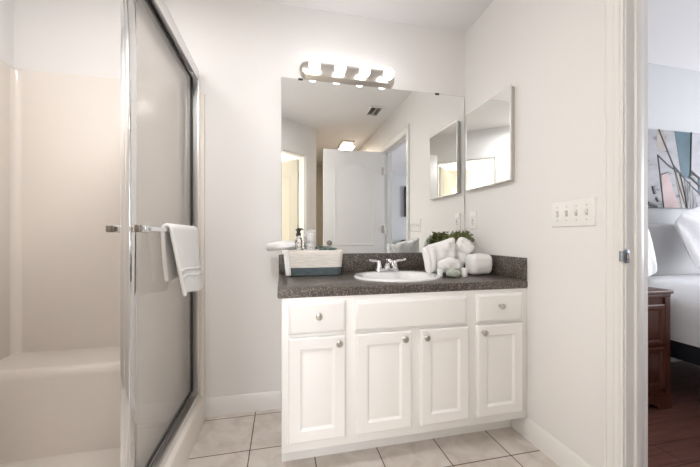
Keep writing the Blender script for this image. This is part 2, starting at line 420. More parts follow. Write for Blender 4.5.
def make_door(name, label, hinge, ang, wd, ht, hm, flip=False, paint='trim'):
    mt = Matrix.Translation((hinge[0], hinge[1], 0)) @ Matrix.Rotation(ang, 4, 'Z')
    root = sempty(name, (hinge[0], hinge[1], 0), label)
    door_mb(wd, ht, 0.035).move(mt).build('door_slab', paint, root)
    knob_mb(wd - 0.065, 0.955, 0.035).move(mt).build('door_knob', 'bronze', root)['label'] = 'round nickel door knob'
    for z in (0.25, 1.12, 1.83):
        m = MB(); yk = 0.0 if not flip else 0.035; s = -1 if not flip else 1
        m.lathe([(0.007, -0.045), (0.007, 0.045)], (-0.004, yk + s * 0.008, z), 'z', 12)
        m.box(0.0, 0.003 + 0.028, yk + s * 0.0008 - 0.0012, yk + s * 0.0008 + 0.0012, z - 0.045, z + 0.045)
        m.move(mt).build('hinge', hm, root)
    return root
make_door('door_1', 'white arched two panel door standing open into the bathroom, seen in the mirror', (R - 0.012, 0.205), PI - math.radians(0.5), 0.745, 2.06, 'nickel')
hp = ap(T1 - 0.03, 0.118)
perp = math.atan2(an.y, an.x)
make_door('door_2', 'cream white arched door swung into the next room, at the mirror left edge', hp, perp - math.radians(6), 0.70, 2.03, 'brass', True, 'cream')

# ------------------------------------------------------------------ shower stall
st = thing('shower_stall', 'off-white moulded shower stall with low seat behind the glass door', 'shower', (-0.88, 1.15, 0))
b = MB()
b.box(-1.338, -1.326, 0.412, 1.898, 0.03, 1.89, 0.004)
b.box(-1.338, -0.56, 1.898, 1.909, 0.03, 1.89, 0.003)
b.box(-1.338, -0.56, 0.411, 0.423, 0.03, 1.89, 0.004)
b.build('surround', 'fiber', st)
# rounded vertical corner fillet
b = MB(); q = [(-1.326, 1.898)]
for k in range(9):
    a = k / 8 * PI / 2; q.append((-1.326 + 0.05 - 0.05 * math.sin(a) , 1.898 - 0.05 + 0.05 * math.cos(a)))
q = [(-1.326, 1.898)] + [(-1.296 - 0.03 * math.cos(a), 1.868 + 0.03 * math.sin(a)) for a in [k / 8 * PI / 2 for k in range(9)]]
b.prism(q, 'z', 0.03, 1.88); b.build('corner_cove', 'fiber', st)
# seat
b = MB(); r = 0.14
pl = [(-1.326, 1.898), (-1.326, 1.645)]
for k in range(11):
    a = -PI / 2 + k / 10 * PI / 2; pl.append((-0.62 - r + r * math.cos(a), 1.645 + r + r * math.sin(a)))
pl.append((-0.62, 1.898))
cx, cy = -0.98, 1.80
def sc(p, i): 
    return [(x + (i if x < -1.3 else (-i if x > -0.8 else 0)) * (0 if x < -1.3 else 1), y + (i if y < 1.85 else 0)) for x, y in p]
zs = [(0.03, 0.0), (0.40, 0.0), (0.425, 0.006), (0.437, 0.018), (0.440, 0.035)]
b.rings([[(x, y, z) for x, y in sc(pl, i)] for z, i in zs])
b.build('seat', 'fiber', st)
b = MB(); b.box(-1.326, -0.56, 0.423, 1.898, 0.0, 0.045, 0.01, 3); b.build('shower_pan', 'fiber', st)
cpz = [(-0.566, 0.0), (-0.426, 0.0), (-0.429, 0.10), (-0.436, 0.118), (-0.452, 0.126), (-0.545, 0.126), (-0.56, 0.115), (-0.566, 0.09)]
b = MB().prism(cpz, 'y', 0.411, 1.909); b.build('curb', 'fiber', st)
# front flange on the back wall
fp = [(-0.563, 1.909), (-0.563, 1.893), (-0.472, 1.893), (-0.447, 1.886), (-0.434, 1.891), (-0.431, 1.902), (-0.431, 1.909)]
b = MB(); b.prism(fp, 'z', 0.126, 1.85); b.prism([(x * 0.6 - 0.19, (y - 1.909) * 0.7 + 1.909) for x, y in fp], 'z', 1.85, 1.862); b.build('front_flange', 'fiber', st)

# ------------------------------------------------------------------ sliding shower door
sd = thing('shower_door', 'chrome framed sliding glass shower door on the white curb', 'shower door', (-0.495, 1.16, 0.126))
b = MB()   # header: channel open below
b.box(-0.466, -0.458, 0.412, 1.884, 1.912, 1.972, 0.002); b.box(-0.562, -0.466, 0.412, 1.884, 1.960, 1.972); b.box(-0.562, -0.554, 0.412, 1.884, 1.905, 1.96, 0.002); b.box(-0.515, -0.511, 0.412, 1.884, 1.925, 1.96)
b.build('header_rail', 'alu', sd)
b = MB()
b.box(-0.562, -0.455, 0.412, 1.884, 0.126, 0.134, 0.002); b.box(-0.462, -0.455, 0.412, 1.884, 0.134, 0.160, 0.002); b.box(-0.515, -0.511, 0.412, 1.884, 0.134, 0.155); b.box(-0.562, -0.556, 0.412, 1.884, 0.134, 0.165, 0.002)
b.build('sill_track', 'alu', sd)
for y0, y1 in ((1.866, 1.8925), (0.424, 0.45)):
    b = MB(); b.box(-0.562, -0.556, y0, y1, 0.166, 1.904); b.box(-0.464, -0.457, y0, y1, 0.161, 1.911, 0.002)
    yy = y1 - 0.008 if y0 > 1 else y0
    b.box(-0.556, -0.464, yy, yy + 0.008, 0.166, 1.904); b.build('wall_jamb', 'alu', sd)
def panel(xc, y0, y1, sw, bar):
    h = 0.008; z0, z1 = 0.150, 1.945
    m = MB()
    m.box(xc - h, xc + h, y0, y0 + sw, z0, z1, 0.003, 3); m.box(xc - h * 0.5, xc + h * 0.5, y1 - 0.014, y1, z0, z1, 0.002)
    m.box(xc - h, xc + h, y0 + sw, y1 - 0.014, z0, z0 + 0.03, 0.003); m.box(xc - h, xc + h, y0 + sw, y1 - 0.014, z1 - 0.03, z1, 0.003)
    f = m.build('door_panel', 'chrome', sd)
    MB().box(xc - 0.003, xc + 0.003, y0 + sw - 0.004, y1 - 0.010, z0 + 0.026, z1 - 0.026).build('glass', 'glass', f)
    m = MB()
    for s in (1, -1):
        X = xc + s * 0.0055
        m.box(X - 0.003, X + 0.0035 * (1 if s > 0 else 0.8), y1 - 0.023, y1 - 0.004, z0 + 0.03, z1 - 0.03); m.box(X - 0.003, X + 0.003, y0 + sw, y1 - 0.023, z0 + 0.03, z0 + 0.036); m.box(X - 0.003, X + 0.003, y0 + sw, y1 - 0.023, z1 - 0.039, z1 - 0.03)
    m.build('gap_shade', 'black', f)['label'] = 'black strips painting the shaded gap round the glass'  # black strips stand in for the shaded gap between panel and jamb
    s = bar; zb = 1.062; xb = xc + s * 0.042; ys = y0 - 0.022 if s > 0 else y0 + 0.010
    m = MB()
    for yy in (y0 + sw * 0.5 + (0.012 if s < 0 else 0), y1 - 0.06):
        m.box(min(xc + s * h, xb + s * 0.008), max(xc + s * h, xb + s * 0.008), yy - 0.012, yy + 0.012, zb - 0.013, zb + 0.013, 0.004, 3)
    m.box(xb - 0.006, xb + 0.006, ys, y1 - 0.04, zb - 0.0085, zb + 0.0085, 0.003, 3)
    m.build('towel_bar', 'chrome', f)['label'] = 'chrome towel bar'
    m = MB(); ye = ys
    m.box(xb - 0.009, xb + 0.009, ye - 0.012, ye + 0.010, zb - 0.012, zb + 0.012, 0.004, 3)
    m.build('bar_end_cap', 'bronze', f)
panel(-0.492, 1.135, 1.864, 0.048, 1)
panel(-0.534, 1.200, 1.866, 0.046, -1)

# towel over the outer bar
XB, ZB = -0.450, 1.062
def towel_sheet(u, v):
    # v: 0 back hem -> 1 front hem, over the bar ; u along y
    y = 1.355 + 0.385 * u
    Lb, Lf, r = 0.215, 0.285, 0.0165
    arc = PI * r; tot = Lb + arc + Lf; s = v * tot
    wob = 0.006 * math.sin(u * 9 + v * 3) + 0.004 * math.sin(u * 17 + 1.3)
    if s < Lb:
        k = (Lb - s) / Lb; x = XB - r - 0.002 * math.sin(k * 3); z = ZB - (Lb - s); y += 0.05 * k * (1 - u)
    elif s < Lb + arc: a = (s - Lb) / r; x = XB - r * math.cos(a); z = ZB + 0.004 + r * math.sin(a)
    else:
        k = (s - Lb - arc) / Lf; x = XB + r + 0.034 * k ** 1.2 + wob * k; z = ZB - (s - Lb - arc)
        y += 0.045 * k * (1 - u) - 0.015 * k * u; z += 0.012 * k * math.sin(u * 5 + 0.6)
    return (x, y, z)
b = MB().grid(towel_sheet, 30, 54)
tw = b.build('bath_towel', 'towel', None, 60, 1, 0.016)
tag(tw, 'white terry towel folded over the chrome bar of the shower door', 'towel')
def band(k0, k1):
    return MB().grid(lambda u, v: (lambda p: (p[0] + 0.0085, p[1], p[2]))(towel_sheet(0.005 + 0.99 * u, (0.215 + PI * 0.0165 + 0.285 * (k0 + (k1 - k0) * v)) / (0.50 + PI * 0.0165))), 24, 3)
for k0, k1 in ((0.60, 0.635), (0.70, 0.735)):
    band(k0, k1).build('border_band', 'towel', tw, 60, 0, 0.004)

# ------------------------------------------------------------------ vanity
va = thing('vanity_cabinet', 'white painted bathroom vanity cabinet with four doors under a dark counter', 'cabinet', (0.61, 1.64, 0))
FY = 1.370   # face frame plane
b = MB()
b.box(-0.001, 0.017, FY, D - 0.001, 0.11, 0.77); b.box(-0.001, 0.017, 1.452, D - 0.001, 0.0, 0.11)
b.box(1.205, 1.2295, FY, D - 0.001, 0.11, 0.77)
b.box(0.017, 1.205, FY + 0.002, D - 0.001, 0.11, 0.125); b.box(0.017, 1.205, D - 0.012, D - 0.001, 0.125, 0.77)
b.build('cabinet_body', 'cab', va)
b = MB()
b.box(-0.002, 1.2300, FY - 0.018, FY, 0.105, 0.77, 0.0015); b.build('face_frame', 'cab', va)
MB().box(-0.001, 1.218, 1.450, 1.462, 0.0, 0.11).build('toe_kick', 'cab', va)
def front(x0, x1, z0, z1, loops):
    yb = FY - 0.018
    rr = [[(x0 + i, yb - h, z0 + i), (x1 - i, yb - h, z0 + i), (x1 - i, yb - h, z1 - i), (x0 + i, yb - h, z1 - i)] for i, h in loops]
    return MB().rings(rr)
DOORL = [(0, 0), (0, 0.012), (0.003, 0.017), (0.007, 0.019), (0.046, 0.019), (0.050, 0.0185), (0.060, 0.0115), (0.064, 0.011), (0.066, 0.0115)]
DRAWL = [(0, 0), (0, 0.010), (0.004, 0.014), (0.012, 0.0185), (0.016, 0.019)]
def cknob(par, x, z):
    yb = FY - 0.037
    k = MB().lathe([(0.009, 0), (0.009, -0.002), (0.005, -0.004), (0.005, -0.012), (0.0105, -0.016), (0.0145, -0.021), (0.0145, -0.024), (0.0125, -0.0265), (0.0118, -0.0255), (0.010, -0.0275), (0.0, -0.0285)], (x, yb, z), 'y', 24).build('knob', 'nickel', par)
    k['label'] = 'round brushed nickel knob'
zt, zm, zb_ = 0.746, 0.605, 0.141
for (x0, x1, kx, kz) in ((0.025, 0.275, 0.243, 0.569), (0.324, 0.588, 0.549, 0.567), (0.634, 0.886, 0.656, 0.565), (0.933, 1.192, 0.960, 0.567)):
    d = front(x0, x1, zb_ + 0.007, 0.599, DOORL).build('cabinet_door', 'cab', va, 25); cknob(d, kx, kz)
for (x0, x1, kx) in ((0.026, 0.275, 0.155), (0.933, 1.192, 1.056)):
    d = front(x0, x1, 0.613, 0.751, DRAWL).build('drawer', 'cab', va, 25); cknob(d, kx, 0.692)
front(0.316, 0.876, 0.611, 0.746, DRAWL).build('false_front', 'cab', va, 25)

# counter with rounded front edge, back splash and side splash
ct = thing('countertop', 'dark speckled laminate countertop with splashes on the white vanity', 'countertop', (0.61, 1.63, 0.77))
SX, SY, RX, RY = 0.625, 1.622, 0.243, 0.208
def slab_with_hole():
    m = MB(); n = 64
    x0, x1, y0, y1 = -0.019, R - 0.0008, 1.347, D - 0.0008
    def outer(a, i, z):
        c, s = math.cos(a), math.sin(a)
        xx0, xx1, yy0, yy1 = x0 + i, x1, y0 + i, y1
        t = min((xx1 - SX) / c if c > 1e-9 else ((xx0 - SX) / c if c < -1e-9 else 1e9), (yy1 - SY) / s if s > 1e-9 else ((yy0 - SY) / s if s < -1e-9 else 1e9))
        return (SX + c * t, SY + s * t, z)
    angs = [2 * PI * k / n for k in range(n)]
    for cxx, cyy in ((x0, y0), (x1, y0), (x1, y1), (x0, y1)): angs.append(math.atan2(cyy - SY, cxx - SX) % (2 * PI))
    angs = sorted(set(angs))
    hole = lambda z: [(SX + (RX - 0.03) * math.cos(a), SY + (RY - 0.03) * math.sin(a), z) for a in angs]
    m.rings([hole(0.77), [outer(a, 0.004, 0.77) for a in angs], [outer(a, 0, 0.775) for a in angs], [outer(a, 0, 0.804) for a in angs], [outer(a, 0.002, 0.809) for a in angs], [outer(a, 0.006, 0.811) for a in angs], hole(0.811), hole(0.77)], True, False, False)
    bmesh.ops.remove_doubles(m.bm, verts=m.bm.verts, dist=1e-6)
    return m
slab_with_hole().build('counter_slab', 'laminate', ct, 30)
MB().box(-0.019, R - 0.021, 1.889, D - 0.0008, 0.811, 0.925, 0.002).build('backsplash', 'laminate', ct)
MB().box(R - 0.021, R - 0.0008, 1.349, D - 0.0008, 0.811, 0.925, 0.002).build('side_splash', 'laminate', ct)

# sink
sk = thing('sink', 'white oval drop-in sink set in the dark counter', 'sink', (SX, SY, 0.811))
prof = [(1.0, 0.0), (1.0, 0.004), (0.985, 0.010), (0.95, 0.0125), (0.90, 0.011), (0.84, 0.005), (0.80, -0.010), (0.74, -0.06), (0.60, -0.115), (0.35, -0.140), (0.09, -0.146), (0.085, -0.152)]
n = 64
def ell(f, z, off=0):
    # bowl shifted toward the front so that the rear deck carries the faucet
    sh = -0.022 * min(1, max(0, (0.97 - f) / 0.15))
    ry = RY * f * (1 if f > 0.97 else (0.93 if f < 0.85 else 0.97))
    return [(SX + RX * f * math.cos(2 * PI * k / n), SY + sh + ry * math.sin(2 * PI * k / n), 0.811 + z) for k in range(n)]
b = MB().rings([ell(f, z) for f, z in prof], True, False, True); b.build('basin', 'porcelain', sk, 60)
MB().lathe([(0.022, 0), (0.022, 0.002), (0.016, 0.003), (0.012, 0.0)], (SX, SY - 0.022, 0.811 - 0.150), 'z', 20).build('drain', 'chrome', sk)

# faucet (4 inch centre set, two lever handles)
FX, FYY, FZ = 0.628, 1.797, 0.822
fa = thing('faucet', 'chrome two-handle faucet on the back rim of the white sink', 'faucet', (FX, FYY, FZ))
b = MB(); rr = []
for f, z in ((1, 0), (1, 0.010), (0.93, 0.016), (0.8, 0.018)):
    ring = []
    for k in range(32):
        a = 2 * PI * k / 32; cxk = 0.052 if math.cos(a) > 0 else -0.052
        ring.append((FX + cxk + 0.027 * f * math.cos(a), FYY + 0.027 * f * math.sin(a), FZ + z))
    rr.append(ring)
b.rings(rr).build('base_plate', 'chrome', fa)
b = MB()
b.tube([(FX, FYY, FZ + 0.014), (FX, FYY - 0.002, FZ + 0.035), (FX, FYY - 0.02, FZ + 0.058), (FX, FYY - 0.055, FZ + 0.066), (FX, FYY - 0.095, FZ + 0.060), (FX, FYY - 0.112, FZ + 0.050), (FX, FYY - 0.115, FZ + 0.040)], [0.021, 0.019, 0.0165, 0.0145, 0.0125, 0.0115, 0.011], 16)
b.build('spout', 'chrome', fa, 60)
MB().tube([(FX, FYY + 0.012, FZ + 0.015), (FX, FYY + 0.012, FZ + 0.075), (FX, FYY + 0.012, FZ + 0.079)], [0.0028, 0.0028, 0.006], 10).build('lift_rod', 'chrome', fa)
for s in (-1, 1):
    hx = FX + s * 0.052
    m = MB()
    m.lathe([(0.021, 0.014), (0.019, 0.030), (0.015, 0.050), (0.014, 0.058), (0.010, 0.065), (0.0, 0.067)], (hx, FYY, FZ), 'z', 20, False)
    m.tube([(hx, FYY, FZ + 0.056), (hx + s * 0.02, FYY - 0.004, FZ + 0.064), (hx + s * 0.048, FYY - 0.008, FZ + 0.066), (hx + s * 0.066, FYY - 0.010, FZ + 0.072)], [0.010, 0.0085, 0.007, 0.0075], 12)
    m.build('handle', 'chrome', fa, 60)

# ------------------------------------------------------------------ wall mirror
mi = thing('wall_mirror', 'large frameless wall mirror above the vanity backsplash', 'mirror', (0.61, D, 0.926))
MB().box(-0.004, 1.2255, 1.9005, 1.9055, 0.9265, 1.994).build('mirror_back', 'edge', mi)
MB().box(-0.0025, 1.2235, 1.8995, 1.9006, 0.928, 1.9925).build('mirror_glass', 'mirror', mi)
for x in (0.110, 1.019):
    b = MB(); b.box(x - 0.014, x + 0.014, 1.897, 1.9098, 1.9945, 1.998, 0.001); b.box(x - 0.014, x + 0.014, 1.8965, 1.899, 1.986, 1.998, 0.001); b.build('mirror_clip', 'dark', mi)
MB().box(0.0, 1.22, 1.9056, 1.9098, 1.2, 1.7).build('mount_pad', 'dark', mi)

# medicine cabinet on the right wall
mc = thing('medicine_cabinet', 'mirrored medicine cabinet with thin metal frame on the right wall', 'medicine cabinet', (R, 1.64, 1.338))
MB().box(1.206, R - 0.0005, 1.438, 1.842, 1.343, 1.847, 0.001).build('cabinet_body', 'nickel', mc)  # grey metal colour stands in for shade on the cabinet side
b = MB(); f = 0.006
for (a0, a1, c0, c1) in ((1.432, 1.848, 1.338, 1.338 + f), (1.432, 1.848, 1.853 - f, 1.853), (1.432, 1.432 + f, 1.338 + f, 1.853 - f), (1.848 - f, 1.848, 1.338 + f, 1.853 - f)):
    b.box(1.1985, 1.206, a0, a1, c0, c1, 0.001)
b.build('door_frame', 'alu', mc)
MB().box(1.2005, 1.2055, 1.432 + f, 1.848 - f, 1.338 + f, 1.853 - f).build('mirror_door', 'mirror', mc)
MB().lathe([(0.004, 0), (0.005, -0.006), (0.0, -0.008)], (1.2, 1.66, 1.3405), 'x', 12).build('catch', 'alu', mc)

# ------------------------------------------------------------------ vanity light bar
vl = thing('vanity_light', 'chrome bar light with four lit round bulbs above the mirror', 'wall light', (0.41, D, 2.05))
LX0, LX1, LZ0, LZ1 = 0.105, 0.715, 1.996, 2.108
def stadium(i, y, n=12):
    zc = (LZ0 + LZ1) / 2; r = (LZ1 - LZ0) / 2 - i; c = 0.035
    pts = []
    rr_ = (LZ1 - LZ0) / 2
    for k in range(n + 1):
        a = -PI / 2 + PI * k / n; pts.append((LX1 - rr_ * 0.75 + r * 0.75 * math.cos(a), y, zc + r * math.sin(a)))
    for k in range(n + 1):
        a = PI / 2 + PI * k / n; pts.append((LX0 + rr_ * 0.75 + r * 0.75 * math.cos(a), y, zc + r * math.sin(a)))
    return pts
MB().rings([stadium(0, D - 0.0005), stadium(0, D - 0.009), stadium(0.003, D - 0.011), stadium(0.020, D - 0.027), stadium(0.023, D - 0.028)]).build('back_plate', 'nickel', vl)
for x in (0.190, 0.3445, 0.499, 0.6535):
    s = MB().lathe([(0.027, 0), (0.027, -0.004), (0.019, -0.007), (0.018, -0.014), (0.015, -0.016)], (x, D - 0.027, 2.053), 'y', 24).build('socket', 'nickel', vl)
    pr = [(0.012, -0.012), (0.015, -0.016)]
    for k in range(1, 14):
        a = -PI / 2 + 0.45 + (PI - 0.45) * k / 13
        pr.append((0.0345 * math.cos(a), -(0.0465 + 0.0345 * math.sin(a))))
    MB().lathe(pr, (x, D - 0.027, 2.053), 'y', 28).build('bulb', 'bulb', s, 60)['label'] = 'lit round white bulb'

# ------------------------------------------------------------------ switches and outlet on the right wall
def plate_mb(y0, y1, z0, z1):
    m = MB(); rr = []
    for i, h in ((0, 0.0005), (0, 0.003), (0.003, 0.006), (0.006, 0.0068)):
        rr.append([(R - h, y0 + i, z0 + i), (R - h, y1 - i, z0 + i), (R - h, y1 - i, z1 - i), (R - h, y0 + i, z1 - i)])
    return m.rings(rr)
sw = thing('light_switch', 'white four-gang light switch plate on the right wall', 'light switch', (R, 1.098, 1.136))
plate_mb(0.994, 1.201, 1.078, 1.194).build('switch_plate', 'plate', sw, 25)
for k in range(4):
    y = 1.098 + (k - 1.5) * 0.046; up = -1 if k == 3 else 1
    b = MB(); b.box(R - 0.0075, R - 0.0066, y - 0.0058, y + 0.0058, 1.123, 1.149)
    b.build('toggle_slot', 'nickel', sw)
    b = MB(); b.rings([[(R - 0.006, y - 0.004, 1.136 + up * 0.002 - 0.006), (R - 0.006, y + 0.004, 1.136 + up * 0.002 - 0.006), (R - 0.006, y + 0.004, 1.136 + up * 0.002 + 0.006), (R - 0.006, y - 0.004, 1.136 + up * 0.002 + 0.006)],
        [(R - 0.018, y - 0.003, 1.136 + up * 0.008 - 0.004), (R - 0.018, y + 0.003, 1.136 + up * 0.008 - 0.004), (R - 0.018, y + 0.003, 1.136 + up * 0.008 + 0.004), (R - 0.018, y - 0.003, 1.136 + up * 0.008 + 0.004)]]).build('toggle', 'plate', sw)
    for z in (1.106, 1.166):
        MB().lathe([(0.0032, 0), (0.0026, -0.0012)], (R - 0.0066, y, z), 'x', 10).build('screw', 'nickel', sw)
ou = thing('outlet_plate', 'small white outlet plate on the right wall beside the mirror edge', 'outlet', (R, 1.805, 1.14))
plate_mb(1.768, 1.842, 1.082, 1.198).build('cover_plate', 'plate', ou, 25)
MB().box(R - 0.0095, R - 0.0066, 1.789, 1.821, 1.107, 1.173, 0.001).build('receptacle', 'plate', ou)
b = MB()
for z in (1.123, 1.157):
    b.box(R - 0.0099, R - 0.0094, 1.798, 1.8, z - 0.005, z + 0.005); b.box(R - 0.0099, R - 0.0094, 1.81, 1.812, z - 0.005, z + 0.005)
b.box(R - 0.0101, R - 0.0094, 1.799, 1.811, 1.136, 1.144)
b.build('slots', 'dark', ou)

# ceiling vent and passage ceiling light (seen in the mirror)
cv = thing('ceiling_vent', 'louvred air vent in the ceiling, seen in the mirror', 'vent', (1.01, 0.49, ZC))
vx0, vx1, vy0, vy1 = 0.93, 1.09, 0.36, 0.61
b = MB(); b.box(vx0, vx0 + 0.02, vy0, vy1, ZC - 0.010, ZC - 0.0005); b.box(vx1 - 0.02, vx1, vy0, vy1, ZC - 0.010, ZC - 0.0005); b.box(vx0 + 0.02, vx1 - 0.02, vy0, vy0 + 0.02, ZC - 0.010, ZC - 0.0005); b.box(vx0 + 0.02, vx1 - 0.02, vy1 - 0.02, vy1, ZC - 0.010, ZC - 0.0005)
b.build('vent_frame', 'trim', cv)
MB().box(vx0 + 0.02, vx1 - 0.02, vy0 + 0.02, vy1 - 0.02, ZC - 0.002, ZC - 0.0006).build('duct', 'black', cv)
b = MB()
for k in range(7):
    y = vy0 + 0.034 + k * 0.03
    b.prism([(y + 0.008, ZC - 0.011), (y + 0.010, ZC - 0.010), (y - 0.002, ZC - 0.002), (y - 0.004, ZC - 0.003)], 'x', vx0 + 0.02, vx1 - 0.02)
b.box((vx0 + vx1) / 2 - 0.004, (vx0 + vx1) / 2 + 0.004, vy0 + 0.02, vy1 - 0.02, ZC - 0.012, ZC - 0.009)
b.build('louvre', 'trim', cv)
def ceiling_lamp(name, label, x, y, hx, hy):
    t = thing(name, label, 'ceiling light', (x, y, ZC))
    MB().box(x - hx - 0.015, x + hx + 0.015, y - hy - 0.015, y + hy + 0.015, ZC - 0.022, ZC - 0.0005, 0.004).build('lamp_frame', 'nickel', t)
    MB().box(x - hx, x + hx, y - hy, y + hy, ZC - 0.058, ZC - 0.0225, 0.012, 3).build('diffuser', 'lamp', t)
ceiling_lamp('ceiling_light', 'lit square ceiling light above the open door, seen in the mirror', 0.95, -0.78, 0.08, 0.14)
ceiling_lamp('ceiling_light', 'added unseen ceiling light in the room behind the angled doorway', -0.55, -0.95, 0.15, 0.15)  # fixture added to go with the rear room fill
ceiling_lamp('ceiling_light', 'added unseen square fill light on the ceiling beside the shower', -0.33, 0.83, 0.08, 0.125)  # added fixture for the bathroom fill, kept out of view
dl = thing('added_shower_downlight', 'added unseen round ceiling light above the shower stall', 'ceiling light', (-0.93, 1.0, ZC))  # downlight added to brighten the shower, not in view
MB().lathe([(0.10, -0.001), (0.10, -0.006), (0.085, -0.008), (0.085, -0.001)], (-0.93, 1.0, ZC), 'z', 32, False).build('trim_ring', 'trim', dl)
MB().lathe([(0.084, -0.001), (0.084, -0.004), (0, -0.004)], (-0.93, 1.0, ZC), 'z', 32).build('lens', 'lamp', dl)

# ------------------------------------------------------------------ basket on the counter and its contents
BX0, BX1, BY0, BY1, BZ0, BZ1 = 0.032, 0.335, 1.742, 1.866, 0.8115, 0.957
bk = thing('storage_basket', 'cream woven basket with grey-green base on the counter left end', 'basket', (0.18, 1.80, BZ0))
def rrect(x0, x1, y0, y1, r, z, n=5):
    pts = []
    for cx_, cy_, a0 in ((x1 - r, y1 - r, 0), (x0 + r, y1 - r, PI / 2), (x0 + r, y0 + r, PI), (x1 - r, y0 + r, 1.5 * PI)):
        for k in range(n + 1):
            a = a0 + PI / 2 * k / n; pts.append((cx_ + r * math.cos(a), cy_ + r * math.sin(a), z))
    return pts
def brect(t, i=0.0):
    g = 0.020 * t
    return rrect(BX0 - g * 1.1 + i, BX1 + g * 0.7 - i, BY0 - g * 0.5 + i, BY1 + g * 0.4 - i, 0.035, BZ0 + (BZ1 - BZ0) * t)
b = MB(); b.rings([brect(0, 0.006), brect(0.03), brect(0.16), brect(0.33)], True, True, False)
b.rings([brect(0.33, 0.008), brect(0.05, 0.008)], True, False, True); b.build('basket_base', 'teal', bk, 50)
b = MB(); b.rings([brect(0.33, 0.008), brect(0.33), brect(0.55), brect(0.8), brect(0.97), brect(1.0, 0.003), brect(0.98, 0.008), brect(0.33, 0.008)], True, False, False); b.build('basket_wall', 'rope', bk, 50)

def blob(fn, nu=24, nv=12):
    """closed ball-like surface: fn(theta, phi) -> point"""
    m = MB()
    rr = [[fn(2 * PI * i / nu, -PI / 2 + 0.02 + (PI - 0.04) * j / nv) for i in range(nu)] for j in range(nv + 1)]
    return m.rings(rr)
# white face cloth rolled, lying over the left end of the basket; hanging cloth strip at the corner
def rolled(x0, x1, yc, zc, ry, rz, wob=0.0, drop=0.0):
    m = MB(); rr = []; N = 22
    for i in range(N + 1):
        t = i / N; x = x0 + (x1 - x0) * t
        e = min(1.0, min(t, 1 - t) / 0.10); f = 0.55 + 0.45 * math.sqrt(max(0, 1 - (1 - e) ** 2))
        ring = []
        for k in range(28):
            a = 2 * PI * k / 28
            g = f * (1 + wob * math.sin(3 * a + 5 * t) + wob * 0.6 * math.sin(9 * t + 2 * a))
            ring.append((x, yc + ry * g * math.cos(a), zc + rz * g * math.sin(a) - drop * (1 - t) ** 2))
        rr.append(ring)
    return m.rings(rr)
# the cloth lies flat across the basket's left end and hangs at its corner
o = rolled(-0.088, 0.075, 1.800, 0.983, 0.045, 0.0235, 0.12, 0.006).build('face_cloth', 'towel', None, 60)
tag(o, 'white rolled face cloth sticking out over the basket left end', 'face cloth')
def strip(u, v):
    x = 0.006 + 0.030 * u - 0.012 * v * 0 + 0.016 * (1 - 0) * v * 0.9; 
    z = 0.962 - 0.146 * v
    y = 1.7305 + 0.009 * v - 0.004 * math.sin(u * PI) + 0.002 * math.sin(6 * v)
    return (x, y, z)
o = MB().grid(strip, 8, 16).build('hanging_cloth', 'towel', None, 60, 1, 0.007)
tag(o, 'narrow white cloth hanging down the front left corner of the basket', 'cloth')
# pump bottle, marbled
pb = thing('soap_bottle', 'slim marbled soap bottle with dark pump standing in the basket', 'soap bottle', (0.097, 1.80, 0.8195))
MB().lathe([(0.017, 0), (0.019, 0.003), (0.019, 0.19), (0.016, 0.205), (0.008, 0.212), (0.008, 0.222)], (0.097, 1.80, 0.8195), 'z', 24).build('bottle_body', 'marble', pb)
b = MB(); b.lathe([(0.010, 0.220), (0.010, 0.234), (0.005, 0.236), (0.005, 0.250), (0.012, 0.252), (0.012, 0.262)], (0.097, 1.80, 0.8195), 'z', 16)
b.tube([(0.097, 1.80, 1.076), (0.110, 1.788, 1.078), (0.118, 1.782, 1.072)], 0.004, 8); b.build('pump', 'dark', pb)
# jar with clear wall and pale round soap
jr = thing('bath_jar', 'clear jar with pale pink contents standing in the basket', 'jar', (0.163, 1.80, 0.8195))
MB().lathe([(0.026, 0), (0.030, 0.004), (0.030, 0.250), (0.028, 0.254), (0.0275, 0.250), (0.0275, 0.006)], (0.163, 1.80, 0.8195), 'z', 28, True).build('jar_wall', 'clear', jr)
blob(lambda a, p: (0.163 + 0.0255 * math.cos(a) * math.cos(p), 1.80 + 0.0255 * math.sin(a) * math.cos(p), 1.025 + 0.029 * math.sin(p))).build('bath_ball', 'pinkwhite', jr, 60)
MB().lathe([(0.024, 0.008), (0.026, 0.014), (0.026, 0.170), (0.022, 0.174)], (0.163, 1.80, 0.8195), 'z', 24).build('bath_salt', 'marble', jr)
o = MB().lathe([(0.02, 0), (0.046, 0.004), (0.052, 0.012), (0.046, 0.020), (0.02, 0.024)], (0, 0, 0), 'z', 24).move(Matrix.Translation((0.262, 1.80, 0.952)) @ Matrix.Diagonal((1.1, 0.75, 0.8, 1))).build('soap_packet', 'darkgreen')
tag(o, 'dark green wrapped packet lying on top of the basket at its right', 'packet')
o = rolled(0.195, 0.322, 1.80, 0.892, 0.040, 0.058, 0.04).build('folded_cloth', 'towel', None, 60)
tag(o, 'white folded cloth filling the basket beneath the dark green packet', 'cloth')

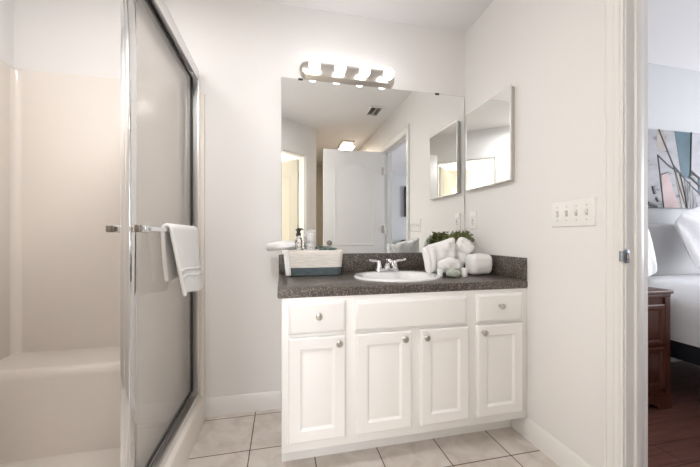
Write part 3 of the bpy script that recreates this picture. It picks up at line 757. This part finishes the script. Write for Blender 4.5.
# ------------------------------------------------------------------ towels, plant and soap at the right end of the counter
ZT = 0.8115
def catmull(pts, n=5):
    out = []; N = len(pts)
    for i in range(N):
        p0, p1, p2, p3 = [Vector(pts[(i + k - 1) % N]) for k in range(4)]
        for q in range(n):
            t = q / n
            out.append(0.5 * ((2 * p1) + (p2 - p0) * t + (2 * p0 - 5 * p1 + 4 * p2 - p3) * t * t + (3 * p1 - p0 - 3 * p2 + p3) * t ** 3))
    return out
def crumple(poly, yc, th, folds):
    """soft cloth bundle: outline (x, z), thickness th either side of yc, with fold ridges (angle, frequency, phase, depth)."""
    q = [Vector((p.x * yc / 1.69, 1.0375 + (p.y - 1.0375) * yc / 1.69)) for p in catmull(poly)]
    for p in q: p.y = max(p.y, 0.8135)
    c = sum(q, Vector((0, 0))) / len(q)
    def ring(f, sgn):
        r = []
        for p in q:
            a = c + (p - c) * f
            e = sum(dp * (abs(math.sin((a.x * math.cos(an_) + a.y * math.sin(an_)) * fr + ph + 14 * (a.x - c.x) * (a.y - c.y) * 3)) - 0.5) for an_, fr, ph, dp in folds)
            y = yc + sgn * (th * math.sqrt(max(0.0, 1 - f ** 3.2)) + e * (1 - f ** 6))
            r.append((a.x, y, a.y))
        return r
    fs = [0.02, 0.12, 0.25, 0.4, 0.55, 0.7, 0.8, 0.88, 0.94, 0.98]
    return MB().rings([ring(f, -1) for f in fs] + [ring(1.0, -1)] + [ring(f, 1) for f in reversed(fs)])
def towel_roll():
    # towel rolled along x with loose end folds
    m = MB(); rr = []; N = 30; x0, x1 = 1.048, 1.182
    for i in range(N + 1):
        t = i / N; e = min(1.0, min(t, 1 - t) / 0.16); f = 0.50 + 0.50 * math.sqrt(max(0, 1 - (1 - e) ** 2))
        ring = []
        for k in range(56):
            a = 2 * PI * k / 56; ca, sa = math.cos(a), math.sin(a)
            sq = 1 / (abs(ca) ** 3 + abs(sa) ** 3) ** (1 / 3)
            crease = -0.07 * math.exp(-((a - 3.75 + 0.25 * t) / 0.09) ** 2) - 0.05 * math.exp(-((a - 2.75 - 0.15 * t) / 0.08) ** 2) + 0.018 * math.sin(7 * t + 3 * a)
            g = f * sq * (1 + crease) * (0.97 + 0.05 * math.sin(2.5 * t + 0.5))
            zz = 0.8125 + 0.0630 + 0.0615 * min(1.0, g * 1.0) * sa if False else 0.8755 + 0.0585 * g * sa
            ring.append((x0 + (x1 - x0) * t, 1.588 + 0.050 * g * ca, max(0.8125, zz)))
        rr.append(ring)
    return m.rings(rr)
o = towel_roll().build('rolled_towel', 'towel', None, 60, 1)
tag(o, 'thick white rolled towel lying beside the side splash', 'towel')
o = crumple([(0.836, 0.974), (0.88, 0.992), (0.945, 1.010), (0.995, 1.026), (1.020, 1.024), (1.022, 0.985), (1.020, 0.904), (1.000, 0.838), (0.926, 0.820), (0.873, 0.823), (0.848, 0.883)], 1.655, 0.028, [(0.6, 60, 0.3, 0.016), (-0.5, 38, 1.0, 0.012)]).build('wash_cloth', 'towel', None, 75, 1)
tag(o, 'white wash cloth folded upright before the plant, left of the dark gap', 'wash cloth', 'upright wash cloths')
o = crumple([(1.036, 1.000), (1.060, 1.030), (1.100, 1.024), (1.142, 0.990), (1.158, 0.957), (1.130, 0.935), (1.098, 0.895), (1.075, 0.84), (1.046, 0.823), (1.030, 0.903), (1.030, 0.964)], 1.682, 0.024, [(1.0, 55, 0.9, 0.013), (-0.3, 30, 0.2, 0.009)]).build('wash_cloth', 'towel', None, 75, 1)
tag(o, 'white wash cloth folded upright between the dark gap and the rolled towel', 'wash cloth', 'upright wash cloths')
o = crumple([(0.811, 0.962), (0.849, 0.974), (0.894, 0.967), (0.906, 0.92), (0.893, 0.873), (0.884, 0.825), (0.838, 0.822), (0.824, 0.886)], 1.600, 0.022, [(0.2, 80, 0.5, 0.010), (1.2, 40, 0.0, 0.006)]).build('folded_wash_cloth', 'towel', None, 75, 1)
tag(o, 'small white folded wash cloth at the left end of the towel group', 'wash cloth')
o = crumple([(0.905, 0.870), (0.941, 0.897), (0.995, 0.908), (1.045, 0.893), (1.058, 0.86), (1.046, 0.823), (0.985, 0.818), (0.925, 0.823)], 1.588, 0.024, [(0.9, 70, 0.2, 0.012), (-0.9, 40, 0.6, 0.008)]).build('draped_wash_cloth', 'towel', None, 75, 1)
tag(o, 'white wash cloth bunched low between the upright cloths and the green soap', 'wash cloth')
o = blob(lambda a, p: (0.920 + 0.044 * math.cos(a) * (abs(math.cos(p)) ** 0.6), 1.532 + 0.029 * math.sin(a) * (abs(math.cos(p)) ** 0.6), ZT + 0.0205 + 0.020 * math.sin(p))).build('soap_bar', 'sage', None, 60)
tag(o, 'sage green wrapped oval soap in front of the white towels', 'soap')
def jar(name, x, y, r, h, label, m='porcelain'):
    t = thing(name, label, 'jar', (x, y, ZT))
    MB().lathe([(r * 0.92, 0), (r, 0.003), (r, h * 0.72), (r * 0.95, h * 0.74)], (x, y, ZT), 'z', 20).build('jar_body', m, t)
    MB().lathe([(r * 1.02, h * 0.74), (r * 1.02, h * 0.96), (r * 0.95, h), (0, h)], (x, y, ZT), 'z', 20, False).build('lid', 'plate', t)
jar('cream_jar', 0.992, 1.540, 0.018, 0.048, 'small white lidded jar right of the sage green soap')
jar('cream_jar', 0.850, 1.552, 0.016, 0.046, 'small white lidded jar left of the sage green soap')

# plant
pt = thing('potted_plant', 'small bushy green plant behind the white towels', 'plant', (1.085, 1.772, ZT))
MB().lathe([(0.032, 0), (0.036, 0.004), (0.044, 0.085), (0.041, 0.085), (0.038, 0.07), (0, 0.07)], (1.085, 1.772, ZT), 'z', 24, False).build('pot', 'pot', pt)
b = MB(); stems = MB()
rnd = random.Random(3)
for k in range(120):
    a = rnd.uniform(0, 2 * PI); sp_ = rnd.uniform(0.05, 1.0) ** 0.8
    tip = Vector((1.115 + 0.105 * sp_ * math.cos(a), 1.772 + 0.042 * sp_ * math.sin(a), ZT + 0.150 + 0.092 * math.sqrt(max(0, 1 - (sp_ * 0.95) ** 2)) + rnd.uniform(-0.022, 0.012)))
    tip.x = min(tip.x, 1.20)
    root = Vector((1.085 + 0.015 * math.cos(a), 1.772 + 0.010 * math.sin(a), ZT + 0.07))
    mid = root.lerp(tip, 0.55) + Vector((0, 0, 0.03))
    stems.tube([root, mid, tip], 0.0012, 4)
    for q in range(7):
        t = 0.42 + 0.58 * q / 6
        p = (root.lerp(mid, t / 0.55) if t < 0.55 else mid.lerp(tip, (t - 0.55) / 0.45))
        d = Vector((rnd.uniform(-1, 1), rnd.uniform(-0.6, 0.6), rnd.uniform(-0.1, 1.0))).normalized(); s = d.cross(Vector((rnd.uniform(-1, 1), rnd.uniform(-1, 1), 0.3))).normalized()
        l = rnd.uniform(0.018, 0.032); wd = l * 0.24; up = d.cross(s) * l * 0.12
        pts = [p, p + d * l * 0.45 + s * wd, p + d * l, p + d * l * 0.45 - s * wd]
        for pp in pts: pp.x = min(pp.x, 1.207); pp.y = min(pp.y, 1.885)
        v = [b.bm.verts.new(pp) for pp in pts]; cvt = b.bm.verts.new(p + d * l * 0.5 + up)
        for i in range(4): b.bm.faces.new((v[i], v[(i + 1) % 4], cvt))
stems.build('stems', 'leaf', pt); b.build('foliage', 'leaf', pt)

# ------------------------------------------------------------------ bedroom: nightstand, bed, painting, tv
ns = thing('nightstand', 'dark cherry wood nightstand beside the bed', 'nightstand', (2.02, 1.64, 0))
NX0, NX1, NY0, NY1 = 1.73, 2.295, 1.395, 1.895
b = MB(); b.box(NX0 + 0.012, NX1 - 0.012, NY0 + 0.014, NY1, 0.085, 0.668); b.build('body', 'cherry', ns)
b = MB(); b.box(NX0 - 0.004, NX1 + 0.004, NY0 - 0.006, NY1 + 0.004, 0.690, 0.712, 0.005); b.box(NX0 + 0.004, NX1 - 0.004, NY0 + 0.004, NY1, 0.668, 0.690, 0.003); b.build('top', 'cherry', ns)
for x0, x1 in ((NX0 + 0.006, NX0 + 0.05), (NX1 - 0.05, NX1 - 0.006)): MB().box(x0, x1, NY0 + 0.004, NY0 + 0.0145, 0.085, 0.668, 0.003).build('stile', 'cherry', ns)
def nfront(z0, z1):
    x0, x1, yb = NX0 + 0.055, NX1 - 0.055, NY0 + 0.014
    return MB().rings([[(x0 + i, yb - h, z0 + i), (x1 - i, yb - h, z0 + i), (x1 - i, yb - h, z1 - i), (x0 + i, yb - h, z1 - i)] for i, h in ((0, 0), (0, 0.010), (0.006, 0.013), (0.024, 0.013), (0.032, 0.006), (0.045, 0.006), (0.055, 0.010))])
for nm, z0, z1 in (('drawer', 0.385, 0.628), ('drawer', 0.125, 0.372)):
    d = nfront(z0, z1).build(nm, 'cherry', ns, 25)
    MB().lathe([(0.006, 0), (0.006, -0.012), (0.014, -0.018), (0.012, -0.024), (0, -0.026)], ((NX0 + NX1) / 2, NY0 + 0.004, (z0 + z1) / 2), 'y', 16).build('knob', 'brass', d)
b = MB()
b.prism([(NX0, 0), (NX0 + 0.10, 0), (NX0 + 0.12, 0.03), (NX0 + 0.17, 0.045), (NX1 - 0.17, 0.045), (NX1 - 0.12, 0.03), (NX1 - 0.10, 0), (NX1, 0), (NX1, 0.095), (NX0, 0.095)], 'y', NY0, NY0 + 0.02)
for x in (NX0, NX1 - 0.02): b.box(x, x + 0.02, NY0 + 0.02, NY1, 0, 0.0955)
b.build('bracket_base', 'cherry', ns)

bed = thing('bed', 'bed with white linen, grey headboard and black base', 'bed', (3.2, 0.9, 0))
BDX0, BDX1, BDY0, BDY1 = 2.40, 4.00, -0.15, 1.82
b = MB(); b.box(BDX0 + 0.03, BDX1 - 0.03, BDY0 + 0.03, BDY1, 0.26, 0.375, 0.01); b.build('bed_base', 'blackfab', bed)
for x in (BDX0 + 0.12, BDX1 - 0.18):
    for y in (BDY0 + 0.12, BDY1 - 0.12): MB().box(x, x + 0.06, y, y + 0.06, 0, 0.26).build('leg', 'blackfab', bed)
MB().box(BDX0 - 0.02, BDX1 + 0.02, 1.835, 1.913, 0.12, 1.13, 0.025, 3).build('headboard', 'greyfab', bed)
def bedding(name, z0, z1, r, i, y1):
    m = MB(); rr = []
    def rc(ins, z): return rrect(BDX0 + i + ins, BDX1 - i - ins, BDY0 + i + ins, y1 - ins * 0.3, 0.09, z)
    rr.append(rc(0.01, z0))
    for k in range(9):
        a = k / 8 * PI / 2; rr.append(rc(r * (1 - math.cos(a)), z1 - r * 0.75 + r * 0.75 * math.sin(a)))
    rr.append(rc(r + 0.25, z1 + 0.02))
    return m.rings(rr).build(name, 'linen', bed, 60)
bedding('mattress', 0.375, 0.60, 0.06, 0.01, 1.83)
bedding('duvet', 0.40, 0.735, 0.20, 0.0, 1.825)
def pillow(name, cx_, w_, h_, label, lean=0.28, yb=1.70, zb=0.74, rz=0.0, th=0.085):
    def fn(a, p):
        u, v = math.cos(a) * math.cos(p), math.sin(a) * math.cos(p); s = math.sin(p)
        k = lambda q: math.copysign(abs(q) ** 0.42, q)
        x = w_ / 2 * k(u); z = h_ / 2 * k(v)
        e = (1 - min(1, abs(k(u))) ** 4) * (1 - min(1, abs(k(v))) ** 4)
        y = th * s * (0.25 + 0.75 * e) + 0.008 * math.sin(9 * u + 4 * v)
        return (x, y, z)
    m = blob(fn, 48, 20)
    m.move(Matrix.Translation((cx_, yb, zb + h_ / 2)) @ Matrix.Rotation(-lean, 4, 'X') @ Matrix.Rotation(rz, 4, 'Y'))
    return tag(m.build(name, 'linen', None, 60), label, 'pillow', 'white pillows on the bed')
pillow('pillow', 2.36, 0.50, 0.40, 'white pillow on the bed nearest the nightstand', 0.20, 1.70, 0.752, 0.05, 0.055)
pillow('pillow', 3.12, 0.62, 0.46, 'white pillow on the bed further from the nightstand', 0.20, 1.655, 0.812, -0.28, 0.065)

# abstract painting: canvas with paint shapes (x, z) on the bedroom wall
pa = thing('abstract_painting', 'unframed abstract canvas with grey, pink and teal shapes above the bed', 'painting', (3.2, 1.92, 1.27))
PY = 1.895
M['pg'] = ramp_mat('pale_grey_brushed_paint', [(0.36, (0.15, 0.14, 0.145)), (0.44, (0.36, 0.36, 0.38)), (0.75, (0.45, 0.45, 0.48))], 5, 0.7, stretch=(1, 1, 3))
M['pt'] = ramp_mat('teal_paint', [(0.3, (0.02, 0.06, 0.09)), (0.7, (0.05, 0.12, 0.16))], 8, 0.6)
M['pp'] = ramp_mat('dusty_pink_paint', [(0.3, (0.42, 0.29, 0.29)), (0.7, (0.50, 0.38, 0.375))], 8, 0.6)
M['pk'] = mat('charcoal_paint', (0.03, 0.03, 0.035), 0.6)
M['pb'] = ramp_mat('beige_paint', [(0.3, (0.25, 0.20, 0.17)), (0.7, (0.38, 0.345, 0.325))], 9, 0.6)
M['ps'] = ramp_mat('streaked_charcoal_paint', [(0.4, (0.04, 0.04, 0.045)), (0.6, (0.30, 0.29, 0.31))], 22, 0.6, stretch=(3, 1, 0.4))
M['pl'] = ramp_mat('lilac_white_paint', [(0.3, (0.34, 0.33, 0.37)), (0.7, (0.45, 0.44, 0.48))], 9, 0.6)
MB().box(2.52, 3.92, PY, 1.9198, 1.268, 1.897, 0.003).build('canvas', 'pg', pa)
# zoomed picture plane -> wall plane: linear in the plane of the canvas
def W(u, v):      # u 0..1 across the part seen through the doorway (x 2.85..3.42), v 0..1 from top to bottom
    return (2.85 + 0.58 * u, 1.897 - 0.629 * v)
LAY = [0]
def shape(pts, m, name='paint_shape'):
    LAY[0] += 1; y = PY - 0.0004 * LAY[0]
    q = [W(*p) for p in pts]
    MB().rings([[(x, PY + 0.0005, z) for x, z in q], [(x, y, z) for x, z in q]]).build(name, m, pa)
def stroke(pts, wd, m='pk'):
    LAY[0] += 1; y = PY - 0.0004 * LAY[0]
    q = [Vector(W(*p)) for p in pts]; mb_ = MB()
    for a, c in zip(q, q[1:]):
        d = (c - a).normalized(); nn = Vector((-d.y, d.x)) * wd / 2; a2, c2 = a - d * wd * 0.3, c + d * wd * 0.3
        poly = [a2 + nn, c2 + nn * 0.8, c2 - nn * 0.8, a2 - nn]
        mb_.rings([[(p.x, PY + 0.0005, p.y) for p in poly], [(p.x, y, p.y) for p in poly]])
    mb_.build('paint_stroke', m, pa)
shape([(0.18, 0.0), (0.30, 0.0), (0.36, 0.22), (0.26, 0.30), (0.17, 0.22)], 'pb')
shape([(0.80, 0.02), (1.6, 0.02), (1.6, 0.45), (1.0, 0.62), (0.80, 0.48)], 'pl')
shape([(0.50, 0.0), (0.82, 0.0), (0.78, 0.62), (0.63, 0.57)], 'pt')
shape([(0.26, 0.575), (0.37, 0.545), (0.60, 1.0), (0.30, 1.0)], 'pp')
shape([(0.68, 0.62), (0.80, 0.65), (0.98, 1.0), (0.74, 1.0)], 'ps')
shape([(0.50, 0.52), (0.62, 0.60), (0.72, 1.0), (0.64, 1.0)], 'pb')
shape([(0.95, 0.60), (1.35, 0.40), (1.4, 0.85), (0.96, 0.80)], 'pt')
for pts, wd in (([(0.21, 0.0), (0.48, 0.45), (0.60, 0.54), (0.78, 0.68), (1.05, 0.84)], 0.011), ([(0.19, 0.33), (0.38, 0.45), (0.58, 0.54)], 0.010), ([(0.19, 0.33), (0.30, 1.0)], 0.008),
                ([(0.26, 0.575), (0.38, 0.54)], 0.008), ([(0.48, 0.45), (0.60, 0.75), (0.72, 1.0)], 0.008), ([(0.80, 0.50), (1.05, 0.64)], 0.016), ([(0.78, 0.58), (1.05, 0.74)], 0.014), ([(0.82, 0.0), (0.80, 0.6)], 0.008), ([(0.60, 0.56), (0.70, 0.85), (0.74, 1.0)], 0.007)):
    stroke(pts, wd)
stroke([(0.10, 0.74), (0.13, 0.82)], 0.02); stroke([(0.16, 0.88), (0.19, 0.92)], 0.014); stroke([(0.02, 0.95), (0.16, 0.99)], 0.02)

tv = thing('television', 'flat black television on the far bedroom wall, seen in the mirror', 'television', (3.2, -2.6, 1.45))
MB().box(2.62, 3.85, -2.56, -2.525, 1.46, 2.12, 0.006).build('bezel', 'black', tv)
MB().box(2.635, 3.835, -2.525, -2.523, 1.475, 2.105).build('screen', 'screen', tv)
MB().box(3.1, 3.4, -2.5995, -2.56, 1.65, 1.95).build('wall_mount', 'dark', tv)
dr = thing('dresser', 'dark wood dresser under the television, seen in the mirror', 'dresser', (3.2, -2.35, 0))
MB().box(2.60, 3.90, -2.59, -2.14, 0.06, 0.93, 0.004).build('body', 'cherry', dr)
MB().box(2.58, 3.92, -2.598, -2.12, 0.93, 0.955, 0.004).build('top', 'cherry', dr)
for i in range(3):
    for j in range(2):
        x0 = 2.63 + j * 0.63; z0 = 0.10 + i * 0.275
        d = MB().box(x0, x0 + 0.60, -2.1405, -2.125, z0, z0 + 0.255, 0.004).build('drawer', 'cherry', dr)
        MB().lathe([(0.006, 0), (0.006, 0.012), (0.014, 0.018), (0, 0.026)], (x0 + 0.3, -2.125, z0 + 0.13), 'y', 12).build('knob', 'brass', d)
for x in (2.62, 3.84):
    for y in (-2.58, -2.20): MB().box(x, x + 0.05, y, y + 0.05, 0, 0.06).build('leg', 'cherry', dr)
